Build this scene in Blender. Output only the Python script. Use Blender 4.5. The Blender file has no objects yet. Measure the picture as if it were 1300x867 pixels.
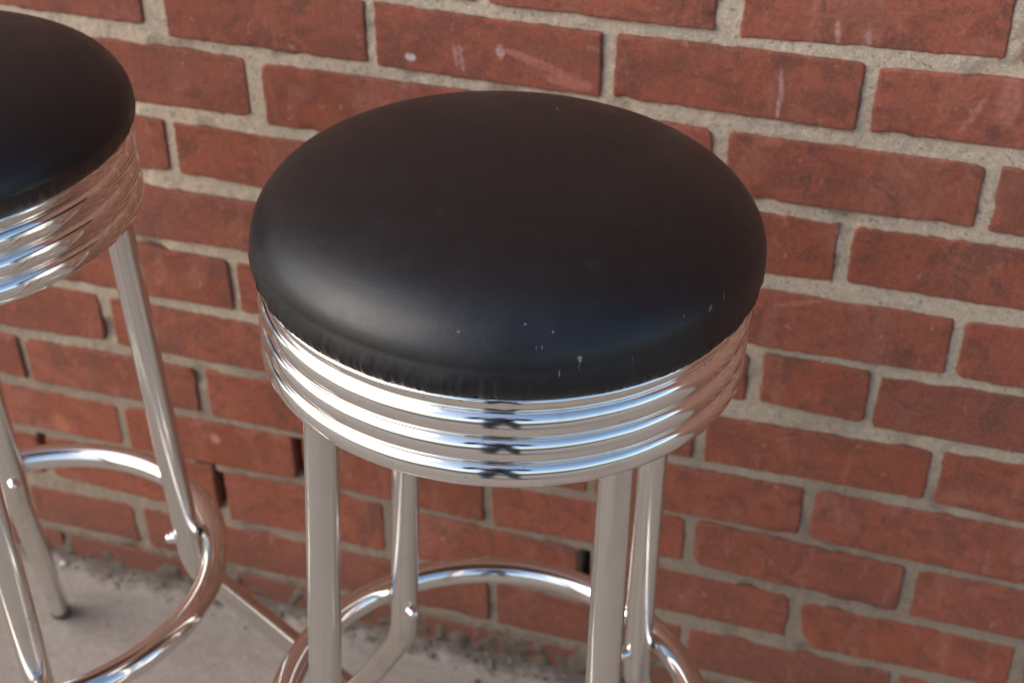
import bpy, math, random
import numpy as np
from mathutils import Matrix, Vector, Euler, noise as mnoise
random.seed(7)
rng = np.random.default_rng(11)
C = bpy.context.scene.collection
PI = math.pi
ZF = -0.776          # pavement level (z = 0 is the top of the highest brick course in view)
PITCH = 0.0677       # height of one brick course with its joint

# ------------------------------------------------------------------ helpers
def mesh_obj(name, verts, faces, mat, parent=None, smooth=True, mats=None, fmat=None):
    me = bpy.data.meshes.new(name)
    me.from_pydata([tuple(v) for v in verts], [], [tuple(f) for f in faces])
    for m in (mats or [mat]): me.materials.append(m)
    if fmat is not None: me.polygons.foreach_set('material_index', fmat)
    if smooth: me.polygons.foreach_set('use_smooth', [True]*len(me.polygons))
    me.update()
    o = bpy.data.objects.new(name, me); C.objects.link(o)
    if parent: o.parent = parent
    return o

def tag(o, label=None, cat=None, group=None, kind=None):
    if label: o['label'] = label
    if cat: o['category'] = cat
    if group: o['group'] = group
    if kind: o['kind'] = kind
    return o

def revolve(profile, n=192, jit=None):
    V = []; F = []
    m = len(profile)
    for i in range(n):
        a = 2*PI*i/n
        for j, (r, h) in enumerate(profile):
            if jit: r, h = jit(a, r, h, j)
            V.append((r*math.cos(a), r*math.sin(a), h))
    for i in range(n):
        k = (i+1) % n
        for j in range(m-1):
            F.append((i*m+j, k*m+j, k*m+j+1, i*m+j+1))
    return V, F

def tube(path, rad, n=28, closed=False, caps=True):
    P = [Vector(p) for p in path]; m = len(P); V = []; F = []
    T = []
    for i in range(m):
        if closed: t = P[(i+1) % m]-P[i-1]
        else: t = P[min(i+1, m-1)]-P[max(i-1, 0)]
        T.append(t.normalized())
    ref = Vector((0, 0, 1)) if abs(T[0].z) < .8 else Vector((1, 0, 0))
    nx = (ref-T[0]*ref.dot(T[0])).normalized()
    for i in range(m):
        nx = (nx-T[i]*nx.dot(T[i])).normalized(); ny = T[i].cross(nx)
        r = rad(i/(m-1)) if callable(rad) else rad
        for k in range(n):
            a = 2*PI*k/n
            V.append(P[i]+nx*(r*math.cos(a))+ny*(r*math.sin(a)))
    L = m if closed else m-1
    for i in range(L):
        j = (i+1) % m
        for k in range(n):
            l = (k+1) % n
            F.append((i*n+k, i*n+l, j*n+l, j*n+k))
    if caps and not closed:
        V.append(P[0]); a = len(V)-1
        F += [(a, (k+1) % n, k) for k in range(n)]
        V.append(P[-1]); a = len(V)-1; b = (m-1)*n
        F += [(a, b+k, b+(k+1) % n) for k in range(n)]
    return V, F

def fillet(pts, rads, seg=14):
    """polyline with rounded corners"""
    out = [Vector(pts[0])]
    for i in range(1, len(pts)-1):
        a, b, c = Vector(pts[i-1]), Vector(pts[i]), Vector(pts[i+1])
        u = (a-b).normalized(); v = (c-b).normalized()
        ang = u.angle(v); d = rads[i-1]/math.tan(ang/2)
        s, e = b+u*d, b+v*d
        for k in range(seg+1):
            t = k/seg
            out.append(s*(1-t)**2+b*2*t*(1-t)+e*t*t)
    out.append(Vector(pts[-1]))
    # resample long stretches
    res = [out[0]]
    for p in out[1:]:
        d = (p-res[-1]).length
        k = max(1, int(d/.02))
        q = res[-1].copy()
        for j in range(1, k+1): res.append(q.lerp(p, j/k))
    return res

# ------------------------------------------------------------------ node helpers
class N:
    def __init__(s, name):
        s.m = bpy.data.materials.new(name); s.m.use_nodes = True
        s.t = s.m.node_tree; s.n = s.t.nodes; s.l = s.t.links
        s.b = s.n['Principled BSDF']
        s.tc = s.n.new('ShaderNodeTexCoord')
    def lk(s, a, b): s.l.new(a, b)
    def put(s, sock, v):
        if isinstance(v, bpy.types.NodeSocket): s.lk(v, sock)
        elif isinstance(v, (tuple, list)) and len(v) == 3 and sock.type == 'RGBA': sock.default_value = (*v, 1)
        else: sock.default_value = v
    def noise(s, scale, detail=4, rough=.55, stretch=(1, 1, 1), off=(0, 0, 0), dist=0, src=None):
        mp = s.n.new('ShaderNodeMapping'); s.lk(src or s.tc.outputs['Object'], mp.inputs[0])
        mp.inputs['Scale'].default_value = stretch; s.put(mp.inputs['Location'], off)
        t = s.n.new('ShaderNodeTexNoise'); t.inputs['Scale'].default_value = scale
        t.inputs['Detail'].default_value = detail; t.inputs['Roughness'].default_value = rough
        t.inputs['Distortion'].default_value = dist
        s.lk(mp.outputs[0], t.inputs['Vector']); return t.outputs['Fac']
    def ramp(s, v, a, b, lo=0., hi=1.):
        r = s.n.new('ShaderNodeMapRange'); s.put(r.inputs[0], v)
        for i, q in ((1, a), (2, b), (3, lo), (4, hi)): r.inputs[i].default_value = q
        r.interpolation_type = 'SMOOTHSTEP'; return r.outputs[0]
    def mix(s, f, a, b, mode='MIX'):
        m = s.n.new('ShaderNodeMix'); m.data_type = 'RGBA'; m.blend_type = mode
        s.put(m.inputs[0], f); s.put(m.inputs[6], a); s.put(m.inputs[7], b); return m.outputs[2]
    def math(s, op, a, b=0.0, c=None, clamp=False):
        m = s.n.new('ShaderNodeMath'); m.operation = op; m.use_clamp = clamp
        s.put(m.inputs[0], a); s.put(m.inputs[1], b)
        if c is not None: s.put(m.inputs[2], c)
        return m.outputs[0]
    def bump(s, h, strength, dist, prev=None):
        b = s.n.new('ShaderNodeBump'); b.inputs['Strength'].default_value = strength
        b.inputs['Distance'].default_value = dist; s.lk(h, b.inputs['Height'])
        if prev: s.lk(prev, b.inputs['Normal'])
        return b.outputs[0]
    def spot(s, x, z, rx, rz, ang=0., soft=.35, wob=.35, axes='XZ', nz=None):
        """mask that is 1 inside a wobbly ellipse lying at x,z on the surface"""
        if not hasattr(s, 'sep'):
            s.sep = s.n.new('ShaderNodeSeparateXYZ'); s.lk(s.tc.outputs['Object'], s.sep.inputs[0])
            s.wobn = s.noise(130 if axes == 'XZ' else 900, 3, .6)
        dx = s.math('SUBTRACT', s.sep.outputs[axes[0]], x); dz = s.math('SUBTRACT', s.sep.outputs[axes[1]], z)
        ca, sa = math.cos(ang), math.sin(ang)
        u = s.math('ADD', s.math('MULTIPLY', dx, ca/rx), s.math('MULTIPLY', dz, sa/rx))
        v = s.math('ADD', s.math('MULTIPLY', dx, -sa/rz), s.math('MULTIPLY', dz, ca/rz))
        d = s.math('SQRT', s.math('ADD', s.math('MULTIPLY', u, u), s.math('MULTIPLY', v, v)))
        d = s.math('ADD', d, s.math('MULTIPLY', s.math('SUBTRACT', s.wobn, .5), wob*4))
        return s.ramp(d, 1-soft, 1+soft, 1, 0)

# ------------------------------------------------------------------ materials
def m_brick():
    g = N('fired red brick')
    at = g.n.new('ShaderNodeAttribute'); at.attribute_name = 'tint'
    sp = g.n.new('ShaderNodeSeparateColor'); g.lk(at.outputs['Color'], sp.inputs[0])
    r1, r2, r3 = sp.outputs
    off = g.n.new('ShaderNodeVectorMath'); off.operation = 'SCALE'; g.lk(at.outputs['Color'], off.inputs[0]); off.inputs['Scale'].default_value = 5
    o = off.outputs[0]
    big = g.noise(9, 4, .6, off=o)
    mid = g.noise(38, 6, .62, (1, 1, 1.4), off=o, dist=.6)
    smear = g.noise(22, 5, .6, (1, 1, .35), off=o, dist=.8)
    fine = g.noise(260, 4, .7)
    grain = g.noise(1100, 2, .7)
    c = g.mix(r1, (.315, .084, .054), (.250, .054, .015))
    c = g.mix(g.math('MULTIPLY', g.ramp(r2, .55, 1.0), .60), c, (.120, .036, .024))
    c = g.mix(g.ramp(big, .35, .7), c, (.30, .088, .050))
    c = g.mix(g.math('MULTIPLY', g.ramp(mid, .46, .62), .75), c, (.135, .045, .030))
    c = g.mix(g.math('MULTIPLY', g.ramp(smear, .52, .64), .70), c, (.33, .125, .085))
    c = g.mix(g.math('MULTIPLY', r3, g.ramp(big, .62, .40)), c, (.175, .062, .044))
    tool = g.noise(14, 6, .7, (2.2, 1, .35), off=o, dist=.5)
    c = g.mix(g.math('MULTIPLY', g.ramp(tool, .50, .64), .45), c, (.19, .058, .036))
    cr = g.noise(12, 3, .6, (1.6, 1, .6), off=o, dist=2.0); crm = g.math('ABSOLUTE', g.math('SUBTRACT', cr, .5))
    crk = g.noise(26, 2, .5, off=o)
    c = g.mix(g.math('MULTIPLY', g.ramp(crm, 0, .006, .8, 0), g.ramp(crk, .54, .62)), c, (.07, .035, .028))
    pit = g.noise(190, 3, .6, off=o); c = g.mix(g.ramp(pit, .64, .72, 0, .7), c, (.09, .04, .03))
    pal = g.noise(150, 3, .6, (1, 1, .7), off=o, dist=.5); c = g.mix(g.ramp(pal, .66, .74, 0, .5), c, (.50, .33, .28))
    # thin pale chalky scuffs
    scr = g.noise(30, 5, .65, (1, 1, .18), off=o, dist=1.6)
    scr2 = g.noise(55, 3, .6, (1.0, 1, .5), off=o, dist=2.4)
    c = g.mix(g.math('MULTIPLY', g.ramp(scr, .62, .74), .30), c, (.50, .31, .27))
    c = g.mix(g.math('MULTIPLY', g.ramp(scr2, .64, .72), .40), c, (.47, .22, .17))
    # soot stains
    st = g.noise(17, 6, .7, (1.3, 1, 1), off=o, dist=1.0)
    c = g.mix(g.math('MULTIPLY', g.ramp(st, .53, .64), .70), c, (.095, .045, .035))
    # dirt kicked up on the lowest courses
    if not hasattr(g, 'sep'): g.spot(0, 0, 1, 1)
    low = g.ramp(g.math('ADD', g.sep.outputs['Z'], g.math('MULTIPLY', g.math('SUBTRACT', mid, .5), .20)), -.66, -.75, 0, .75)
    c = g.mix(low, c, (.085, .042, .030))
    # marks with a place of their own
    for (x, z, rx, rz, a, col, k, soft, w) in [
        (-.409, -.1098, .0042, .0036, 0, (.66, .64, .68), .9, .2, .05),
        (-.3715, -.1026, .0020, .0085, .12, (.50, .30, .28), .6, .5, .3),
        (-.3663, -.1071, .0018, .0090, .18, (.50, .30, .28), .6, .5, .3),
        (-.3345, -.094, .003, .006, 0, (.60, .46, .44), .6, .5, .6),
        (-.305, -.1000, .030, .0040, -.30, (.42, .155, .115), .85, .25, .12),
        (-.279, -.1125, .020, .0052, -.08, (.42, .155, .115), .85, .25, .12),
        (-.0818, -.0440, .0018, .009, .1, (.55, .38, .37), .6, .5, .3),
        (-.0600, -.0440, .0020, .009, .1, (.52, .34, .33), .55, .5, .3),
        (-.1172, -.0922, .0017, .013, .1, (.55, .38, .37), .5, .5, .3),
        (-.1179, -.1100, .0014, .008, 0, (.68, .50, .50), .5, .5, .3),
        (.0434, -.0800, .0085, .0200, 0, (.42, .16, .12), .7, .3, .15),
        (.0200, -.0960, .0022, .0160, -.4, (.50, .20, .15), .6, .5, .4),
        (-.0750, -.2760, .0330, .0022, .35, (.50, .20, .15), .6, .5, .5),
        (-.6370, -.5559, .0050, .0050, 0, (.55, .26, .22), .7, .5, .5),
        (-.8173, -.5811, .0090, .0110, 0, (.50, .17, .08), .7, .6, .4),
        (-.0950, -.0150, .0014, .0260, .1, (.09, .05, .045), .8, .5, .9),
        (-.0600, -.0330, .0120, .0100, 0, (.17, .06, .04), .6, .7, .6),
        (-.2900, -.0880, .0300, .0070, -.1, (.17, .065, .045), .6, .7, .5),
        (-.3900, -.0820, .0220, .0080, 0, (.17, .065, .045), .6, .7, .5)]:
        c = g.mix(g.math('MULTIPLY', g.spot(x, z, rx, rz, a, soft, w), k), c, col)
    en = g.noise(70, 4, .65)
    c = g.mix(g.math('MULTIPLY', g.ramp(at.outputs['Alpha'], .15, .95), g.ramp(en, .38, .62, 0, .6)), c, (.055, .030, .024))  # uneven dark brick edges: burnt arris plus joint shadow line put into the colour
    c = g.mix(g.ramp(fine, .35, .65, 0, .55), c, (.15, .048, .032))
    gr2 = g.noise(520, 3, .7); c = g.mix(g.ramp(gr2, .50, .66, 0, .40), c, (.42, .145, .085)); c = g.mix(g.ramp(gr2, .42, .34, 0, .4), c, (.10, .034, .022))
    c = g.mix(g.ramp(grain, .48, .75, 0, .45), c, (.38, .17, .12))
    g.lk(c, g.b.inputs['Base Color']); g.b.inputs['Roughness'].default_value = .78
    g.b.inputs['Specular IOR Level'].default_value = .3
    n = g.bump(mid, .35, .0022); n = g.bump(fine, .5, .0007, n); n = g.bump(grain, .35, .0003, n)
    g.lk(n, g.b.inputs['Normal']); return g.m

def m_mortar():
    g = N('sandy lime mortar')
    a = g.noise(14, 5, .6); b = g.noise(170, 5, .7); s = g.noise(620, 3, .75); d = g.noise(300, 2, .5)
    c = g.mix(g.ramp(a, .3, .7), (.54, .430, .315), (.46, .375, .280))
    c = g.mix(g.ramp(b, .42, .72, 0, .7), c, (.34, .28, .21))
    c = g.mix(g.ramp(s, .5, .64, 0, .6), c, (.76, .64, .49))
    c = g.mix(g.ramp(d, .62, .72, 0, .75), c, (.13, .105, .08))
    at = g.n.new('ShaderNodeAttribute'); at.attribute_name = 'tint'; sp = g.n.new('ShaderNodeSeparateColor'); g.lk(at.outputs['Color'], sp.inputs[0])
    e = g.noise(850, 2, .6); c = g.mix(g.ramp(e, .55, .68, 0, .5), c, (.20, .15, .11))
    g.spot(0, 0, 1, 1)
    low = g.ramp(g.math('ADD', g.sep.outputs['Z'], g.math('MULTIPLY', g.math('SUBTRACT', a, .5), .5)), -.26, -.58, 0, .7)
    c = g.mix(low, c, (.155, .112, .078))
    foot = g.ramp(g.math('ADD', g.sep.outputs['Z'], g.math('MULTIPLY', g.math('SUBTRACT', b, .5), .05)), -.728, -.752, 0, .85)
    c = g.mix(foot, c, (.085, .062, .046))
    st = g.noise(30, 5, .65, dist=.8)
    c = g.mix(g.ramp(st, .60, .74, 0, .6), c, (.20, .16, .12))
    c = g.mix(sp.outputs[0], c, (.030, .022, .017))      # near-black painted in for the shade deep in the empty joints
    g.lk(c, g.b.inputs['Base Color']); g.b.inputs['Roughness'].default_value = .92
    n = g.bump(b, .8, .0022); n = g.bump(s, .8, .0012, n); g.lk(n, g.b.inputs['Normal']); return g.m

def m_concrete():
    g = N('worn pavement concrete')
    a = g.noise(3.5, 6, .6); b = g.noise(45, 6, .65); s = g.noise(520, 3, .75); br = g.noise(60, 4, .6, (.12, 1.6, 1))
    c = g.mix(g.ramp(a, .3, .7), (.350, .305, .255), (.300, .262, .220))
    c = g.mix(g.ramp(b, .4, .72, 0, .5), c, (.215, .190, .165))
    c = g.mix(g.ramp(br, .45, .7, 0, .35), c, (.38, .340, .300))
    c = g.mix(g.ramp(s, .45, .68, 0, .7), c, (.47, .41, .35)); c = g.mix(g.ramp(s, .44, .32, 0, .5), c, (.17, .145, .12))
    d = g.noise(210, 2, .5); c = g.mix(g.ramp(d, .66, .75, 0, .7), c, (.13, .11, .095))
    g.spot(0, 0, 1, 1)
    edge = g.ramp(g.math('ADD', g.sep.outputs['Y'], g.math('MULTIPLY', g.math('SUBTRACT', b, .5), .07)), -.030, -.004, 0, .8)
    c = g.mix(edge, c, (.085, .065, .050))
    g.lk(c, g.b.inputs['Base Color']); g.b.inputs['Roughness'].default_value = .9
    n = g.bump(b, .5, .003); n = g.bump(s, .7, .0012, n); n = g.bump(br, .4, .0015, n)
    g.lk(n, g.b.inputs['Normal']); return g.m

def m_vinyl(nicks):
    g = N('black seat vinyl')
    cr = g.noise(420, 3, .6, dist=.4); lv = g.noise(5, 3, .5); sc = g.noise(55, 5, .6, dist=.5)
    vo = g.n.new('ShaderNodeTexVoronoi'); vo.inputs['Scale'].default_value = 900; g.lk(g.tc.outputs['Object'], vo.inputs['Vector'])
    vo.feature = 'DISTANCE_TO_EDGE'
    c = g.mix(g.ramp(lv, .3, .7), (.0042, .0043, .0058), (.0058, .0058, .0072))
    c = g.mix(g.ramp(sc, .62, .8, 0, .35), c, (.035, .033, .034))
    rough = g.ramp(sc, .3, .7, .37, .45)
    g.spot(0, 0, 1, 1, axes='XY')
    # nicks where the coating has flaked and fine pale scuffs, where they sit on the seat
    for (x, y, z, rx, ry, a, col, k) in nicks:
        near = g.ramp(g.math('ABSOLUTE', g.math('SUBTRACT', g.sep.outputs['Z'], z)), .0012, .0022, k, 0)
        c = g.mix(g.math('MULTIPLY', g.spot(x, y, rx*.55, ry*.6, a, .6, 1.2, 'XY'), near), c, col)
    # hairline scratches
    h = g.noise(9, 2, .5, (1, 1, 1), dist=3.0); hm = g.math('ABSOLUTE', g.math('SUBTRACT', h, .5))
    brk = g.noise(24, 2, .5)
    c = g.mix(g.math('MULTIPLY', g.ramp(hm, .0, .0012, .15, 0), g.ramp(brk, .60, .68)), c, (.20, .20, .21))
    g.lk(c, g.b.inputs['Base Color']); g.lk(rough, g.b.inputs['Roughness'])
    g.b.inputs['Specular IOR Level'].default_value = .56
    n = g.bump(vo.outputs['Distance'], .08, .0003); n = g.bump(cr, .20, .0004, n)
    g.lk(n, g.b.inputs['Normal']); return g.m

def m_chrome(name, rough, base=(.80, .79, .77), dull=.0, bump=.0, specks=.8):
    g = N(name)
    g.b.inputs['Metallic'].default_value = 1
    s = g.noise(60, 5, .6, (1, 1, .25) if dull else (1, 1, 1)); v = g.noise(220, 4, .6, (1, 1, .03))
    c = g.mix(g.ramp(s, .55, .75, 0, .25+dull), base, (.52, .49, .46))
    d = g.noise(330, 2, .6); c = g.mix(g.ramp(d, .71, .77, 0, specks), c, (.22, .19, .16))
    g.lk(c, g.b.inputs['Base Color'])
    if dull:
        k = g.noise(75, 3, .6, (1, 1, .035), dist=.2); c = g.mix(g.ramp(k, .66, .70, 0, .45), c, (.30, .28, .25))
        g.lk(c, g.b.inputs['Base Color'])
    r = g.math('ADD', g.ramp(s, .3, .75, rough*.75, rough*1.35), g.math('MULTIPLY', g.ramp(v, .45, .7), dull*.25))
    g.lk(r, g.b.inputs['Roughness'])
    if bump:
        n = g.bump(g.noise(35, 2, .5), bump, .002); g.lk(n, g.b.inputs['Normal'])
    return g.m

def m_plain(name, col, rough, metal=0):
    g = N(name); s = g.noise(300, 4, .7)
    g.lk(g.mix(g.ramp(s, .3, .7), col, tuple(k*.6 for k in col)), g.b.inputs['Base Color'])
    g.b.inputs['Roughness'].default_value = rough; g.b.inputs['Metallic'].default_value = metal
    return g.m


# ------------------------------------------------------------------ stools
S = dict(ha=.6515, ht=.7098, rt=.1214, hr=.330, rr=.1510, tr=.01056)
S['rl'] = S['rr']-2*S['tr']
RHO = .62
def frame(cx, cy, tx, ty):
    z = Vector((tx, ty, 1)).normalized(); x = (Vector((1, 0, 0))-z*z[0]).normalized(); y = z.cross(x)
    m = Matrix((x, y, z)).transposed().to_4x4(); m.translation = (cx, cy, ZF); return m
FA = frame(-.24443, -.35403, .01999, .05670)
FB = frame(-.62494, -.32274, -.03720, .03751)

CAM_LOC = Vector((0, -1.03292, .42431))
CAM_ROT = (0.93822459, 0.00371137, 0.30300997)
def cushion_profile():
    """(r, h) from the tucked lower edge over the bulge to the middle of the dome"""
    raw = [(.1395, .7050), (.1412, .7078), (.1424, .7088), (.1438, .7093), (.1452, .7101), (.1465, .7114), (.1476, .7131), (.1486, .7150), (.1493, .7171),
           (.1497, .7195), (.1498, .7222), (.1497, .7262), (.1493, .7298), (.1485, .7330), (.1476, .7359), (.1463, .7386),
           (.1447, .7411), (.1429, .7436), (.1408, .7460), (.1385, .7483), (.1358, .7504), (.1329, .7525), (.1297, .7545),
           (.1263, .7564), (.1226, .7582), (.1186, .7600), (.1144, .7616), (.1100, .7632), (.1053, .7646), (.1003, .7660),
           (.0952, .7674), (.0897, .7686), (.0841, .7698), (.0782, .7708), (.0721, .7717), (.0657, .7726), (.0590, .7733),
           (.0521, .7739), (.0449, .7745), (.0374, .7749), (.0295, .7753), (.0211, .7755), (.0118, .7757), (.0006, .7757)]
    out = []
    for (a, b), (c, d) in zip(raw, raw[1:]):
        for k in range(3): out.append((a+(c-a)*k/3, b+(d-b)*k/3))
    out.append(raw[-1])
    for _ in range(4):
        out = [out[0]]+[((p[0]+2*q[0]+r[0])/4, (p[1]+2*q[1]+r[1])/4) for p, q, r in zip(out, out[1:], out[2:])]+[out[-1]]
    return out

def seat_point(px, py, F, off):
    """photo pixel -> point on the cushion, in the stool's own axes"""
    M = Euler(CAM_ROT).to_matrix()
    d = M @ Vector(((px-650)/1946.23, -(py-433.5)/1946.23, -1))
    Fi = F.inverted(); o = Fi @ CAM_LOC; dd = (Fi.to_3x3() @ d).normalized()
    o = o-Vector((off[0], off[1], 0)); prof = cushion_profile()[12:]
    def top(r):
        for (a, b), (c, e) in zip(prof, prof[1:]):
            if c <= r <= a: return b+(e-b)*(a-r)/max(1e-9, a-c)
        return -1
    t = .3
    while t < 2:
        p = o+dd*t; rr_ = math.hypot(p.x, p.y)
        if rr_ < .1498 and p.z <= max(top(rr_), .70): break
        t += .0003
    return p.x+off[0], p.y+off[1], p.z
def make_nicks():
    out = []
    for (px, py, rx, ry, a, k) in [(736, 456, .0017, .0011, .6, .9), (582, 422, .0009, .0006, 0, .6), (667, 412, .0011, .0006, .5, .6),
        (702, 422, .0009, .0007, 0, .7), (681, 441, .0006, .0006, 0, .6), (688, 441, .0006, .0006, 0, .6),
        (710, 474, .0005, .0018, .3, .6), (902, 391, .0006, .0022, -.2, .9), (919, 376, .0004, .0028, .3, .6), (868, 401, .0006, .0006, 0, .9),
        (707, 139, .0010, .0024, .2, .6), (545, 415, .0006, .0005, 0, .5), (433, 225, .0006, .0004, 0, .5), (640, 296, .0005, .0004, 0, .5), (803, 457, .0005, .0005, 0, .6), (735, 466, .0005, .0005, 0, .6)]:
        x, y, z = seat_point(px, py, FA, (-.0002, .0042))
        out.append((x, y, z, rx, ry, a, (.20, .19, .19), k))
    return out

MB, MM, MC = m_brick(), m_mortar(), m_concrete()
MV = m_vinyl(make_nicks()); MV2 = m_vinyl([])
MCH = m_chrome('bright chrome trim', .10, (.91, .88, .835), .0, .05)
MRG = m_chrome('bright chrome tube', .12, (.84, .815, .775), .0, .05)
MLG = m_chrome('brushed nickel tube', .19, (.80, .775, .725), .18, 0, .25)
MRU = m_plain('grey rubber', (.10, .095, .09), .7)
MPL = m_plain('plywood board', (.30, .20, .11), .7)

def make_cushion(parent, seed, off, mat):
    prof = cushion_profile(); n = 720
    rr = random.Random(seed)
    folds = [(rr.uniform(0, 2*PI), rr.uniform(.008, .028), rr.uniform(.1, .5), rr.uniform(-.8, .8)) for _ in range(150)]
    A = [0.]*n
    def jit(a, r, h, j):
        # little gathers in the vinyl where it is pulled under the seat edge
        w = max(0., min(1., (.7260-h)/.011))
        if r < .13: w = 0
        w = w*w*(3-2*w)
        if w > 0:
            lean = (h-.709)*1.2
            d = 0.
            for (c, wd, am, ln) in folds:
                x = (a-c-lean*ln+PI) % (2*PI)-PI
                if abs(x) < wd*2: d += am*math.exp(-(x/wd*1.8)**2)
            d += .55*mnoise.noise(Vector((math.cos(a-lean)*38, math.sin(a-lean)*38, h*20+seed)))+.75*mnoise.noise(Vector((math.cos(a+lean)*95, math.sin(a+lean)*95, h*30+seed)))
            r -= .0014*w*d
            h -= .0003*mnoise.noise(Vector((math.cos(a)*12, math.sin(a)*12, seed)))*w
        r += .0004*mnoise.noise(Vector((math.cos(a)*2, math.sin(a)*2, seed)))
        h += .0009*max(0, min(1, (.146-r)/.03))*mnoise.noise(Vector((r*math.cos(a)*14, r*math.sin(a)*14, seed+3.)))
        return r+0, h
    V, F = revolve(prof, n, jit)
    V = [(x+off[0]*min(1, max(0, (z-.709)/.02)), y+off[1]*min(1, max(0, (z-.708)/.02)), z) for x, y, z in V]
    o = mesh_obj('cushion', V, F, mat, parent)
    return o

def apron_profile():
    P = [(.1395, .7040), (.1408, .7078), (.1420, .7094), (.1434, .7100), (.1444, .7094), (.1449, .7080), (.1447, .7064), (.1440, .7046), (.1432, .7028), (.1425, .7014), (.1421, .7004)]
    h = .7000
    for b in range(3):
        bh = .0158
        for k in range(0, 17):
            t = .5-.5*math.cos(PI*k/16)
            r = .1408+.0048*math.sqrt(max(0, 1-(2*t-1)**2))
            P.append((r, h-bh*t))
        h -= bh
        if b < 2: P += [(.1407, h-.0001), (.1406, h-.0006)]; h -= .0007
    P += [(.1412, .6514), (.1402, .6508), (.1390, .6508), (.1380, .6516), (.1376, .6540), (.1376, .6640)]
    return P

def make_stool(F, th, seed, label, off, mat):
    root = bpy.data.objects.new('bar_stool', None); C.objects.link(root); root.matrix_world = F
    root.empty_display_size = .1
    tag(root, label, 'bar stool', 'chrome bar stools along the brick wall')
    make_cushion(root, seed, off, mat)
    V, Fc = revolve(apron_profile(), 256, lambda a, r, h, j: (r+.00018*mnoise.noise(Vector((math.cos(a)*9, math.sin(a)*9, h*30+seed))), h+.00015*mnoise.noise(Vector((math.cos(a)*5, math.sin(a)*5, seed)))))
    mesh_obj('apron', V, Fc, MCH, root)
    # board under the seat, inside the apron
    V, Fc = revolve([(.0005, .6640), (.1374, .6640), (.1374, .6760), (.0005, .6760)], 64)
    mesh_obj('seat_board', V, Fc, MPL, root, smooth=False)
    # foot ring
    V, Fc = tube([(S['rr']*math.cos(2*PI*k/160), S['rr']*math.sin(2*PI*k/160), S['hr']) for k in range(160)], S['tr'], 32, closed=True)
    mesh_obj('foot_ring', V, Fc, MRG, root)
    for k in range(4):
        t = th+k*PI/2+(.0083 if k % 2 else -.0083)
        u = Vector((math.cos(t), math.sin(t), 0))
        slope = (S['rl']-S['rt'])/(S['ha']-S['hr'])
        top = u*(S['rt']-slope*.012)+Vector((0, 0, S['ha']+.012))
        hb = S['hr']-.034
        bend = u*(S['rl']+slope*.034)+Vector((0, 0, hb))
        # run the kicked-out foot down to the pavement
        def end(b): return u*(S['rl']+slope*.034+RHO*b)+Vector((0, 0, hb-b))
        lo, hi = .1, .5
        for _ in range(40):
            m = (lo+hi)/2
            if (F @ end(m)).z > ZF+.006: lo = m
            else: hi = m
        foot = end(lo)
        path = fillet([top, bend, foot], [.075], 16)
        V, Fc = tube(path, S['tr'], 32)
        lg = mesh_obj('leg', V, Fc, MLG, root)
        d = (foot-bend).normalized()
        V, Fc = tube([foot-d*.010, foot-d*.009, foot-d*.002, foot+d*.0035, foot+d*.0055], lambda q: [.01060, .01085, .01090, .0106, .0075][min(4, int(q*4+.5))], 24)
        mesh_obj('rubber_tip', V, Fc, MRU, lg)
        # dome nut on the inner face of the leg, holding the ring
        c = u*(S['rl']-S['tr'])+Vector((0, 0, S['hr'])); q = Vector((-u.x, -u.y, 0))
        pts = [c-q*.002]; rads = [.0052]
        prof = [(-.002, .0054), (.0016, .0054), (.0022, .0046), (.0045, .0045), (.0062, .0038), (.0074, .0024), (.0079, .0006)]
        V, Fc = tube([c+q*a for a, _ in prof], lambda q_, prof=prof: prof[min(6, int(q_*6+.5))][1], 20)
        mesh_obj('dome_nut', V, Fc, MRG, lg)
    return root

make_stool(FA, .85068, 1.3, 'chrome bar stool with black vinyl seat wholly in view, in the middle, nearest', (-.0002, .0042), MV)
make_stool(FB, .63507, 5.1, 'chrome bar stool with black seat cut off by the left edge of the picture', (.006, -.010), MV2)

# ------------------------------------------------------------------ brick wall
TOPS = {1: [(-0.447, 0.008), (-0.436, 0.007), (-0.256, 0.046), (-0.242, 0.018), (-0.061, -0.009), (-0.048, 0.018), (0.05, -0.046)], 2: [(-0.685, -0.031), (-0.555, -0.034), (-0.539, -0.004), (-0.368, -0.022), (-0.151, 0.031), (0.036, -0.005), (0.048, -0.026)], 3: [(-0.64, 0.003), (-0.631, 0.01), (-0.063, 0.007), (-0.048, -0.002), (0.075, -0.039)], 4: [(-0.672, 0.028), (-0.116, 0.042), (0.035, 0.015), (0.046, 0.037), (0.089, -0.007)], 5: [(-0.597, 0.007), (-0.588, 0.018), (-0.125, 0.03), (-0.106, -0.03), (-0.021, -0.032), (-0.01, 0.003), (0.101, -0.041)], 6: [(-0.742, -0.01), (-0.729, -0.009), (-0.564, 0.011), (-0.149, 0.1), (0.037, 0.012), (0.049, -0.011), (0.113, -0.039)], 7: [(-0.845, 0.061), (-0.836, 0.059), (-0.649, -0.003), (-0.635, -0.008), (-0.552, -0.047), (-0.184, 0.029), (-0.061, -0.006), (-0.049, -0.011), (0.126, -0.037)], 8: [(-0.88, 0.031), (-0.746, 0.013), (-0.735, -0.004), (-0.551, -0.084), (-0.357, 0.088), (-0.345, 0.042), (-0.15, -0.093), (0.035, -0.003), (0.049, -0.007), (0.139, -0.029)], 9: [(-0.836, -0.037), (-0.646, -0.173), (-0.632, -0.103), (-0.55, -0.159), (-0.057, -0.036), (-0.048, 0.015), (0.144, 0.019)], 10: [(-0.874, 0.098), (-0.75, 0.018), (-0.733, 0.035), (-0.639, 0.035), (-0.353, -0.041), (-0.343, -0.06)]}
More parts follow.
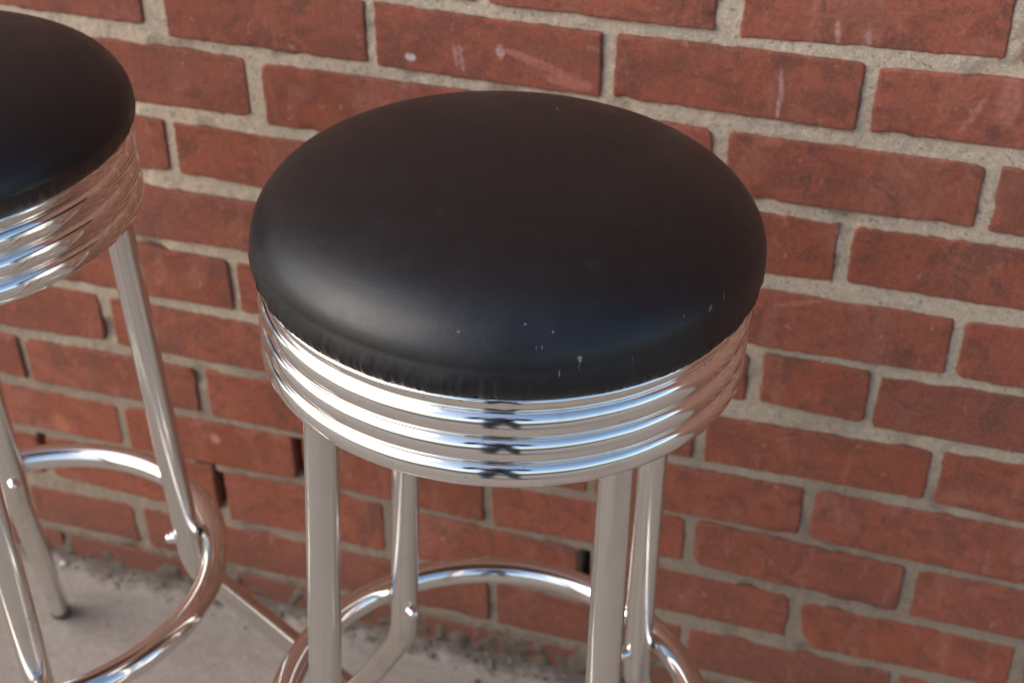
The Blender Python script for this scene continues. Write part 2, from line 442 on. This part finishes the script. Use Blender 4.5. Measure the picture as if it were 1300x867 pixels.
BOTS = {0: [(-0.343, 0.821), (-0.172, 0.797), (-0.15, 0.844), (0.033, 0.713)], 1: [(-0.769, 0.669), (-0.645, 0.67), (-0.622, 0.779), (-0.447, 0.756), (-0.438, 0.782), (-0.256, 0.787), (-0.241, 0.75), (-0.062, 0.774), (-0.047, 0.729), (0.06, 0.706)], 2: [(-0.664, 0.762), (-0.558, 0.743), (-0.54, 0.79), (-0.125, 0.794), (0.035, 0.743), (0.05, 0.765)], 3: [(-0.644, 0.72), (-0.631, 0.723), (-0.548, 0.736), (-0.114, 0.801), (-0.062, 0.751), (-0.049, 0.746), (0.085, 0.734)], 4: [(-0.681, 0.8), (-0.57, 0.756), (-0.12, 0.837), (0.035, 0.781), (0.049, 0.788), (0.098, 0.779)], 5: [(-0.766, 0.791), (-0.599, 0.772), (-0.587, 0.791), (-0.12, 0.731), (-0.106, 0.67), (-0.02, 0.717), (-0.011, 0.777), (0.111, 0.758)], 6: [(-0.861, 0.853), (-0.745, 0.77), (-0.73, 0.81), (-0.563, 0.781), (-0.146, 0.807), (0.042, 0.754), (0.052, 0.796), (0.125, 0.836)], 7: [(-0.849, 0.778), (-0.837, 0.804), (-0.652, 0.742), (-0.639, 0.802), (-0.546, 0.807), (-0.181, 0.796), (-0.06, 0.784), (-0.047, 0.788), (0.137, 0.837)], 8: [(-0.748, 0.754), (-0.735, 0.754), (-0.555, 0.667), (-0.358, 0.735), (-0.346, 0.778), (-0.252, 0.718), (-0.148, 0.663), (0.037, 0.794), (0.051, 0.805), (0.149, 0.798)], 9: [(-0.843, 0.72), (-0.703, 0.784), (-0.635, 0.822), (-0.553, 0.782), (-0.061, 0.693), (-0.031, 0.825)], 10: [(-0.752, 0.757), (-0.739, 0.812), (-0.557, 0.779), (-0.354, 0.709), (-0.343, 0.775)]}
JOINTS = {0: [(-.943, -.931), (-.748, -.736), (-.552, -.540), (-.355, -.343), (-.171, -.150), (.033, .047), (.235, .247)],
 1: [(-1.03, -1.02), (-.838, -.826), (-.645, -.622), (-.447, -.437), (-.256, -.242), (-.061, -.048), (.145, .157)],
 2: [(-.943, -.931), (-.750, -.738), (-.557, -.540), (-.360, -.348), (-.166, -.151), (.035, .049), (.235, .247)],
 3: [(-1.03, -1.02), (-.838, -.826), (-.642, -.631), (-.447, -.436), (-.256, -.244), (-.0625, -.0485), (.143, .155)],
 4: [(-.943, -.931), (-.745, -.733), (-.548, -.537), (-.360, -.348), (-.163, -.151), (.035, .047), (.235, .247)],
 5: [(-.990, -.978), (-.798, -.786), (-.598, -.5875), (-.408, -.397), (-.215, -.203), (-.1205, -.1055), (-.0205, -.0105), (.178, .190)],
 6: [(-.940, -.929), (-.7435, -.7295), (-.550, -.538), (-.355, -.343), (-.161, -.1475), (.039, .0505), (.235, .247)],
 7: [(-1.04, -1.03), (-.847, -.8365), (-.6505, -.637), (-.450, -.438), (-.256, -.245), (-.0605, -.048), (.140, .152)],
 8: [(-.945, -.933), (-.747, -.735), (-.553, -.540), (-.3575, -.3455), (-.162, -.149), (.036, .050), (.235, .247)],
 9: [(-1.04, -1.03), (-.853, -.8395), (-.6475, -.6335), (-.463, -.450), (-.263, -.247), (-.0590, -.0440), (.144, .156)],
 10: [(-1.07, -1.06), (-.886, -.874), (-.751, -.736), (-.548, -.534), (-.3535, -.343), (-.1575, -.1475), (.043, .054), (.235, .247)],
 11: [(-1.04, -1.03), (-.85, -.838), (-.65, -.638), (-.46, -.448), (-.262, -.250), (-.06, -.048), (.142, .154)]}
GAPS = [(8, -.5465, .011), (9, -.6405, .011), (9, -.255, .006), (9, -.8465, .007)]   # joints whose mortar has dropped out near the top
def curve(tab, u, d):
    if not tab: return d
    if u < tab[0][0]: k = min(1, (tab[0][0]-u)/.12); return tab[0][1]*(1-k)+d*k
    if u > tab[-1][0]: k = min(1, (u-tab[-1][0])/.12); return tab[-1][1]*(1-k)+d*k
    for (a, b), (c, e) in zip(tab, tab[1:]):
        if a <= u <= c: return b+(e-b)*(u-a)/max(1e-6, c-a)
def ztop(c, u): return -(c+curve(TOPS.get(c), u, 0.))*PITCH
def zbot(c, u): return -(c+curve(BOTS.get(c), u, .77))*PITCH
wv, wf, wm, tint = [], [], [], []
def add(V, F, mi, col):
    b = len(wv); wv.extend(V); wf.extend([tuple(i+b for i in f) for f in F]); wm.extend([mi]*len(F)); tint.extend([col]*len(V))
DARK = {(0, 2): .6, (1, 3): .2, (10, 1): 1, (10, 2): .9}
def brick_detail(c, u0, u1, rr):
    nx = max(10, int((u1-u0)/.0042)); nz = 14
    sd = rr.uniform(0, 90); cr = [rr.choice((.0022, .003, .0045, .008)) for _ in range(4)]
    if c == 9 and abs(u0+.044) < .004: cr[2] = .024     # one brick with a broken lower corner
    yo = rr.uniform(-.0012, .0018); tlt = rr.uniform(-.006, .006); tl2 = rr.uniform(-.012, .012)
    us = [0, .2, .45, .8, 1.4]                    # rows of the rounded arris
    sp = [0, .0007, .0016, .0030]
    u0 -= .0016; u1 += .0016; Lu = u1-u0
    pu = sp+[Lu*.0+.0030+(Lu-.006)*k/nx for k in range(1, nx)]+[Lu-s for s in reversed(sp)]
    V = []; F = []; EA = []
    zt = [ztop(c, u0+x)+.0014 for x in pu]; zb = [zbot(c, u0+x)-.0015 for x in pu]
    if c == 11: zb = [ZF-.02]*len(pu)
    tz = [0, .0135, .031, .057]+[.057+(1-.114)*k/nz for k in range(1, nz)]+[1-.057, 1-.031, 1-.0135, 1]
    H0 = .052
    for i, x in enumerate(pu):
        for t in tz:
            dz = t*(zt[i]-zb[i]); X = x; Z = dz; H = zt[i]-zb[i]
            # rounded corners
            for (cx, cz, r) in ((0, H, cr[0]), (Lu, H, cr[1]), (0, 0, cr[2]), (Lu, 0, cr[3])):
                ax = abs(X-cx); az = abs(Z-cz)
                if ax < r and az < r:
                    # square corner -> round corner
                    p, q = 1-ax/r, 1-az/r; m = max(p, q); l = math.hypot(p, q)
                    if l > 1e-6:
                        k = m/l; p *= k; q *= k
                        X = cx+(1 if cx == 0 else -1)*(1-p)*r; Z = cz+(1 if cz == 0 else -1)*(1-q)*r
            e = min(X, Lu-X, Z, H-Z); e = max(0, min(x, Lu-x, dz, H-dz))
            wgt = max(0, 1-e/.006)
            P = Vector((u0+X, sd, zb[i]+Z))
            n1 = mnoise.noise(P*55); n2 = mnoise.noise(P*160+Vector((3, 1, 7))); n3 = mnoise.noise(P*330)
            jx = (n1*.0009+n2*.0007+n3*.0006)*wgt; jz = (mnoise.noise(P*34+Vector((9, 9, 9)))*.0008+n2*.0007+mnoise.noise(P*300+Vector((5, 0, 0)))*.0005)*wgt
            chip = max(0, mnoise.noise(P*38+Vector((1, 20, 4)))-.28)*.010*wgt
            ed = .0014*(1-min(1, e/.0016))**2.0
            y = yo+tlt*(X-Lu/2)+tl2*(Z-H/2)*.5+ed+chip+mnoise.noise(P*22)*.0006+n2*.0003+n3*.0002
            if ed < .0002: y = min(y, .0012)
            V.append((u0+X+jx, y, zb[i]+Z+jz))
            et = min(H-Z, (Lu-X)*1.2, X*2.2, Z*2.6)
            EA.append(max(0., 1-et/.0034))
    M = len(tz)
    for i in range(len(pu)-1):
        for j in range(M-1): F.append((i*M+j, (i+1)*M+j, (i+1)*M+j+1, i*M+j+1))
    # sides back into the wall
    ring = [i*M for i in range(len(pu))]+[(len(pu)-1)*M+j for j in range(1, M)]+[i*M+M-1 for i in range(len(pu)-2, -1, -1)]+[j for j in range(M-2, 0, -1)]
    b = len(V)
    for k in ring: V.append((V[k][0], .040, V[k][2]))
    L = len(ring)
    for k in range(L): F.append((ring[k], b+k, b+(k+1) % L, ring[(k+1) % L]))
    d = .15*rr.random() if (rr.random() < .7) else rr.uniform(.3, .8)
    if c >= 10: d = rr.uniform(.5, .9)
    col = (min(1, max(0, .05+.10*c-.35*(u0+.4)+rr.uniform(-.35, .35))), rr.random(), d, 1)
    base = len(wv); add(V, F, 0, col)
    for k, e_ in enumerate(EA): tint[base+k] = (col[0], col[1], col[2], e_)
def brick_plain(u0, u1, z0, z1, rr):
    e = .003; y = rr.uniform(-.001, .002)
    V = [(u0, .04, z0), (u1, .04, z0), (u1, .04, z1), (u0, .04, z1), (u0, y+e, z0), (u1, y+e, z0), (u1, y+e, z1), (u0, y+e, z1),
         (u0+e, y, z0+e), (u1-e, y, z0+e), (u1-e, y, z1-e), (u0+e, y, z1-e)]
    F = [(0, 1, 5, 4), (1, 2, 6, 5), (2, 3, 7, 6), (3, 0, 4, 7), (4, 5, 9, 8), (5, 6, 10, 9), (6, 7, 11, 10), (7, 4, 8, 11), (8, 9, 10, 11)]
    add(V, F, 0, (rr.random(), rr.random(), rr.random()*.6, 0))
rr = random.Random(5)
WL, WR, CTOP = -3.4, 2.9, -34
for c in range(CTOP, 12):
    if c in JOINTS:
        js = JOINTS[c]
        for (a, b), (d, e) in zip(js, js[1:]): brick_detail(c, b, d, rr)
        left, right = js[0][0], js[-1][1]
        x = left
        while x > WL: brick_plain(x-.183, x, -(c+.77)*PITCH, -c*PITCH, rr); x -= .195
        x = right
        while x < WR: brick_plain(x, x+.183, -(c+.77)*PITCH, -c*PITCH, rr); x += .195
    else:
        x = WL+(.0975 if c % 2 else 0)
        while x < WR: brick_plain(x, x+.184, -(c+.77)*PITCH, -c*PITCH, rr); x += .195
# mortar: a fine sheet in view, struck a little behind the brick faces, coarse beyond
x0, x1, z0, z1 = -1.06, .24, ZF-.02, .01
nx, nz = 620, 300
V = []; F = []; DEEP = []
for i in range(nx+1):
    X = x0+(x1-x0)*i/nx
    for j in range(nz+1):
        Z = z0+(z1-z0)*j/nz; P = Vector((X, 0, Z))
        y = .0024+mnoise.noise(P*9)*.0016+mnoise.noise(P*45)*.0011+mnoise.noise(P*140)*.0008+mnoise.noise(P*320)*.0005
        y += max(0, mnoise.noise(P*26+Vector((4, 4, 4)))-.25)*.012
        for (gc, gu, gw) in GAPS:
            zz = -gc*PITCH; du = abs(X-gu); dz = (zz-Z)
            if du < gw*1.2 and -.006 < dz < .05:
                k = (1 if du < gw*.8 else 0)*max(0, min(1, (dz+.006)/.005))*max(0, min(1, (.048-dz)/.02))
                y = max(y, .0365*k)
        y = max(y, .0021)
        # crusty lump of mortar where the wall meets the pavement
        if Z < -.742:
            k = min(1, (-.742-Z)/.012); y -= k*(.0015+.009*max(0, mnoise.noise(P*30+Vector((0, 5, 0)))+.1)+.004*mnoise.noise(P*90))
        V.append((X, y, Z)); DEEP.append(min(1., max(0., (y-.006)/.010)))
M = nz+1
for i in range(nx):
    for j in range(nz): F.append((i*M+j, (i+1)*M+j, (i+1)*M+j+1, i*M+j+1))
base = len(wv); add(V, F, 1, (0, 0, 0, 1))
for k, q in enumerate(DEEP): tint[base+k] = (q, 0, 0, 1)
ZT = -CTOP*PITCH
def quad(a, b, c_, d): add([(a, .004, c_), (b, .004, c_), (b, .004, d), (a, .004, d)], [(0, 1, 2, 3)], 1, (0, 0, 0, 1))
quad(WL, x0, ZF-.02, ZT); quad(x1, WR, ZF-.02, ZT); quad(x0, x1, z1, ZT)
# body of the wall behind the facing
add([(WL, .04, ZF-.02), (WR, .04, ZF-.02), (WR, .3, ZF-.02), (WL, .3, ZF-.02), (WL, .04, ZT), (WR, .04, ZT), (WR, .3, ZT), (WL, .3, ZT)],
    [(0, 1, 5, 4), (1, 2, 6, 5), (2, 3, 7, 6), (3, 0, 4, 7), (4, 5, 6, 7)], 1, (0, 0, 0, 1))
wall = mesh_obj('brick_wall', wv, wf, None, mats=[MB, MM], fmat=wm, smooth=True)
ca = wall.data.color_attributes.new('tint', 'FLOAT_COLOR', 'POINT')
ca.data.foreach_set('color', np.array(tint, dtype=np.float32).ravel())
tag(wall, 'old red brick wall in running bond with thick sandy mortar joints behind the stools', 'wall')

# ------------------------------------------------------------------ pavement
def ground_patch(x0, x1, y0, y1, nx, ny):
    V = []; F = []
    for i in range(nx+1):
        for j in range(ny+1):
            X = x0+(x1-x0)*i/nx; Y = y0+(y1-y0)*j/ny; P = Vector((X, Y, 0))
            e = min(1, min(X-x0, x1-X, Y-y0)/.1)
            z = ZF+e*(mnoise.noise(P*14)*.0012+mnoise.noise(P*60)*.0006)
            if Y > -.03: z += (Y+.03)/.03*(.002+.004*max(0, mnoise.noise(P*40)))*e
            V.append((X, Y, z))
    M = ny+1
    for i in range(nx):
        for j in range(ny): F.append((i*M+j, (i+1)*M+j, (i+1)*M+j+1, i*M+j+1))
    return V, F
gv, gf = ground_patch(-1.6, .6, -1.2, .02, 240, 140)
b = len(gv); G = 400
YK = -3.4
gv += [(-G, YK, ZF), (G, YK, ZF), (G, -1.2, ZF), (-G, -1.2, ZF), (-G, .02, ZF), (-1.6, .02, ZF), (-1.6, -1.2, ZF), (.6, -1.2, ZF), (.6, .02, ZF), (G, .02, ZF), (G, G, ZF), (-G, G, ZF)]
gf += [(b, b+1, b+2, b+3), (b+3, b+6, b+5, b+4), (b+7, b+2, b+9, b+8), (b+4, b+9, b+10, b+11)]
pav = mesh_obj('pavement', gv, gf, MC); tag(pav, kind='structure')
unseen_kerb = mesh_obj('unseen_kerb', [(-G, YK, ZF), (G, YK, ZF), (G, YK-.15, ZF), (-G, YK-.15, ZF), (G, YK-.17, ZF-.13), (-G, YK-.17, ZF-.13)], [(0, 3, 2, 1), (3, 5, 4, 2)], MC, smooth=False); tag(unseen_kerb, kind='structure')  # out of view, added with the asphalt beyond it for the chrome reflections
asphalt = N('asphalt'); _f = asphalt.noise(300, 4, .7); _g = asphalt.noise(.8, 5, .6)
asphalt.lk(asphalt.mix(asphalt.ramp(_f, .3, .7), asphalt.mix(_g, (.035, .035, .037), (.055, .053, .052)), (.075, .073, .07)), asphalt.b.inputs['Base Color']); asphalt.b.inputs['Roughness'].default_value = .85
unseen_road = mesh_obj('unseen_road', [(-G, YK-.169, ZF-.13), (G, YK-.169, ZF-.13), (G, -G, ZF-.13), (-G, -G, ZF-.13)], [(0, 3, 2, 1)], asphalt.m, smooth=False); tag(unseen_road, kind='structure')  # out of view, added as dark ground for the chrome to reflect

# loose crumbs of mortar and brick along the foot of the wall
V = []; F = []; fm = []
rr = random.Random(21)
ico = [(0, 0, 1), (.894, 0, .447), (.276, .851, .447), (-.724, .526, .447), (-.724, -.526, .447), (.276, -.851, .447), (.724, .526, -.447), (-.276, .851, -.447), (-.894, 0, -.447), (-.276, -.851, -.447), (.724, -.526, -.447), (0, 0, -1)]
icf = [(0, 1, 2), (0, 2, 3), (0, 3, 4), (0, 4, 5), (0, 5, 1), (1, 6, 2), (2, 7, 3), (3, 8, 4), (4, 9, 5), (5, 10, 1), (6, 7, 2), (7, 8, 3), (8, 9, 4), (9, 10, 5), (10, 6, 1), (11, 7, 6), (11, 8, 7), (11, 9, 8), (11, 10, 9), (11, 6, 10)]
for k in range(900):
    x = rr.uniform(-1.05, .2); y = -abs(rr.gauss(0, .010))-.001
    s = rr.uniform(.0008, .0030)*(1.4 if rr.random() < .12 else 1)
    if rr.random() < .05: y = -rr.uniform(.02, .25); s *= .5
    b = len(V); q = [rr.uniform(.6, 1.3) for _ in range(12)]
    for (a, c_, d), w in zip(ico, q): V.append((x+a*s*w*1.3, y+c_*s*w, ZF+s*.4+d*s*w*.7))
    F += [tuple(i+b for i in f) for f in icf]; fm += [0 if rr.random() < .08 else 1]*20
MCR = m_plain('mortar crumbs', (.22, .18, .145), .95)
cr = mesh_obj('crumbs', V, F, None, mats=[m_plain('broken brick crumbs', (.13, .06, .04), .9), MCR], fmat=fm, smooth=False)
tag(cr, 'crumbs of mortar and brick lying along the foot of the wall', 'crumbs', kind='stuff')
# one pale chip on the pavement near the wall
V = []; b = 0
for (a, c_, d) in ico: V.append((-.842+a*.0052, -.016+c_*.004, ZF+.0030+d*.0026))
chip = mesh_obj('stone_chip', V, icf, m_plain('pale stone', (.62, .58, .60), .7), smooth=False)
tag(chip, 'small whitish stone chip lying on the pavement at the foot of the wall, lower left', 'stone chip')

# ------------------------------------------------------------------ the photographer, mirrored as a dark shape in the chrome
def skin(name, pts, edges, mat, parent=None, root=0, sub=2):
    me = bpy.data.meshes.new(name); me.from_pydata([p[:3] for p in pts], edges, []); me.materials.append(mat)
    o = bpy.data.objects.new(name, me); C.objects.link(o)
    if parent: o.parent = parent
    md = o.modifiers.new('skin', 'SKIN'); md.use_smooth_shade = True
    for i, p in enumerate(pts):
        v = me.skin_vertices[0].data[i]; v.radius = (p[3], p[4] if len(p) > 4 else p[3]); v.use_root = (i == root)
    sb = o.modifiers.new('sub', 'SUBSURF'); sb.levels = sb.render_levels = sub
    return o
navy = m_plain('navy cloth', (.045, .060, .105), .85); jean = m_plain('blue denim', (.060, .080, .130), .85)
skn = m_plain('skin', (.45, .27, .20), .5); hairm = m_plain('dark hair', (.018, .013, .010), .6); shoe = m_plain('black shoe leather', (.015, .015, .015), .5)
per = bpy.data.objects.new('person', None); C.objects.link(per)
per.location = (.16, -1.62, ZF); per.rotation_euler = (0, 0, math.radians(17))
tag(per, 'photographer in dark jacket and jeans, mirrored small in the chrome band', 'person')
# local axes: +y is where the person looks; standing, leaning forward from the hips
B_ = [(0, -.10, .90, .10, .08), (0, -.03, 1.05, .10, .08), (0, .07, 1.20, .125, .09), (0, .13, 1.30, .11, .08), (0, .20, 1.39, .05), (0, .255, 1.44, .062), (0, .275, 1.50, .082, .095), (0, .275, 1.57, .078, .09), (0, .27, 1.62, .045)]
E_ = [(i, i+1) for i in range(8)]   # spine and head
for sx in (-1, 1):
    b = len(B_)
    B_ += [(sx*.17, .12, 1.29, .055), (sx*.27, .14, 1.07, .042), (sx*.20, .32, 1.22, .034), (sx*.13, .37, 1.37, .024), (sx*.10, .385, 1.43, .030, .018)]
    E_ += [(3, b), (b, b+1), (b+1, b+2), (b+2, b+3), (b+3, b+4)]
    h = len(B_)
    for q in range(4):   # fingers, bent over as if round a camera body
        B_ += [(sx*(.100-.004*q), .395, 1.475-.021*q, .009), (sx*(.068-.002*q), .405, 1.482-.021*q, .0085), (sx*(.046+.003*abs(q-1)), .392, 1.478-.021*q, .0075)]
        E_ += [(b+4, h+3*q), (h+3*q, h+3*q+1), (h+3*q+1, h+3*q+2)]
    t = len(B_); B_ += [(sx*.085, .36, 1.42, .011), (sx*.062, .355, 1.445, .009)]; E_ += [(b+4, t), (t, t+1)]
    l = len(B_); B_ += [(sx*.085, -.085, .84, .060), (sx*.12, -.03, .46, .052), (sx*.13, -.08, .10, .042), (sx*.13, -.04, .04, .040), (sx*.14, .09, .03, .030)]
    E_ += [(0, l), (l, l+1), (l+1, l+2), (l+2, l+3), (l+3, l+4)]
# pull the head and hands back so that the whole figure stays behind the lens
body = skin('body', B_, E_, skn, per)
jk = [(0, -.11, .84, .170, .135), (0, -.08, .95, .160, .125), (0, -.03, 1.06, .150, .115), (0, .07, 1.20, .165, .12), (0, .13, 1.31, .12, .09), (0, .17, 1.36, .062)]
je = [(0, 1), (1, 2), (2, 3), (3, 4), (4, 5)]
for sx in (-1, 1):
    b = len(jk); jk += [(sx*.175, .12, 1.295, .070), (sx*.27, .14, 1.07, .056), (sx*.20, .32, 1.22, .046), (sx*.145, .36, 1.33, .038)]
    je += [(4, b), (b, b+1), (b+1, b+2), (b+2, b+3)]
skin('jacket', jk, je, navy, per)
tr = [(0, -.085, .98, .135, .105), (0, -.10, .90, .145, .115)]; te = [(0, 1)]
for sx in (-1, 1):
    b = len(tr); tr += [(sx*.085, -.09, .80, .098), (sx*.11, -.05, .62, .086), (sx*.12, -.03, .46, .072), (sx*.13, -.08, .08, .062)]; te += [(1, b), (b, b+1), (b+1, b+2), (b+2, b+3)]
    sh = skin('shoe', [(sx*.13, -.10, .045, .046), (sx*.135, -.02, .042, .045), (sx*.145, .10, .032, .036), (sx*.147, .15, .028, .026)], [(0, 1), (1, 2), (2, 3)], shoe, per)
skin('jeans', tr, te, jean, per)
skin('hair', [(0, .235, 1.50, .080, .085), (0, .240, 1.57, .085, .092), (0, .250, 1.635, .055, .060)], [(0, 1), (1, 2)], hairm, per)
for sx in (-1, 1):
    skin('ear', [(sx*.083, .27, 1.515, .012, .008), (sx*.086, .268, 1.545, .013, .008)], [(0, 1)], skn, body, sub=1)
skin('nose', [(0, .355, 1.545, .010), (0, .374, 1.515, .014)], [(0, 1)], skn, body, sub=1)

# ------------------------------------------------------------------ light
SUN_AZ, SUN_EL = math.radians(-146), math.radians(36)
sd = Vector((math.cos(SUN_AZ)*math.cos(SUN_EL), math.sin(SUN_AZ)*math.cos(SUN_EL), math.sin(SUN_EL)))
sun = bpy.data.lights.new('sun', 'SUN'); sun.energy = 1.08; sun.angle = math.radians(66); sun.color = (1.0, .92, .83)
so = bpy.data.objects.new('sun', sun); C.objects.link(so); so.rotation_euler = (-sd).to_track_quat('-Z', 'Y').to_euler()
w = bpy.data.worlds.new('World'); bpy.context.scene.world = w; w.use_nodes = True
nt = w.node_tree; bg = nt.nodes['Background']; sky = nt.nodes.new('ShaderNodeTexSky'); sky.sky_type = 'NISHITA'
sky.sun_disc = False; sky.sun_elevation = SUN_EL; sky.sun_rotation = math.atan2(sd.x, sd.y)
sky.air_density = 1.0; sky.dust_density = 1.8; sky.ozone_density = 1.0
hs = nt.nodes.new('ShaderNodeHueSaturation'); hs.inputs['Saturation'].default_value = 1.0
nt.links.new(sky.outputs[0], hs.inputs['Color']); nt.links.new(hs.outputs[0], bg.inputs[0]); bg.inputs[1].default_value = .15

# ------------------------------------------------------------------ camera
cd = bpy.data.cameras.new('camera'); co = bpy.data.objects.new('camera', cd); C.objects.link(co)
co.location = CAM_LOC; co.rotation_euler = CAM_ROT
cd.sensor_width = 36; cd.lens = 1946.23/1300*36; cd.clip_start = .02; cd.clip_end = 2000
cd.dof.use_dof = True; cd.dof.focus_distance = .82; cd.dof.aperture_fstop = 10.5
sc = bpy.context.scene; sc.camera = co
sc.view_settings.view_transform = 'Standard'; sc.view_settings.look = 'None'; sc.view_settings.gamma = 1
sc.view_settings.exposure = 0.70
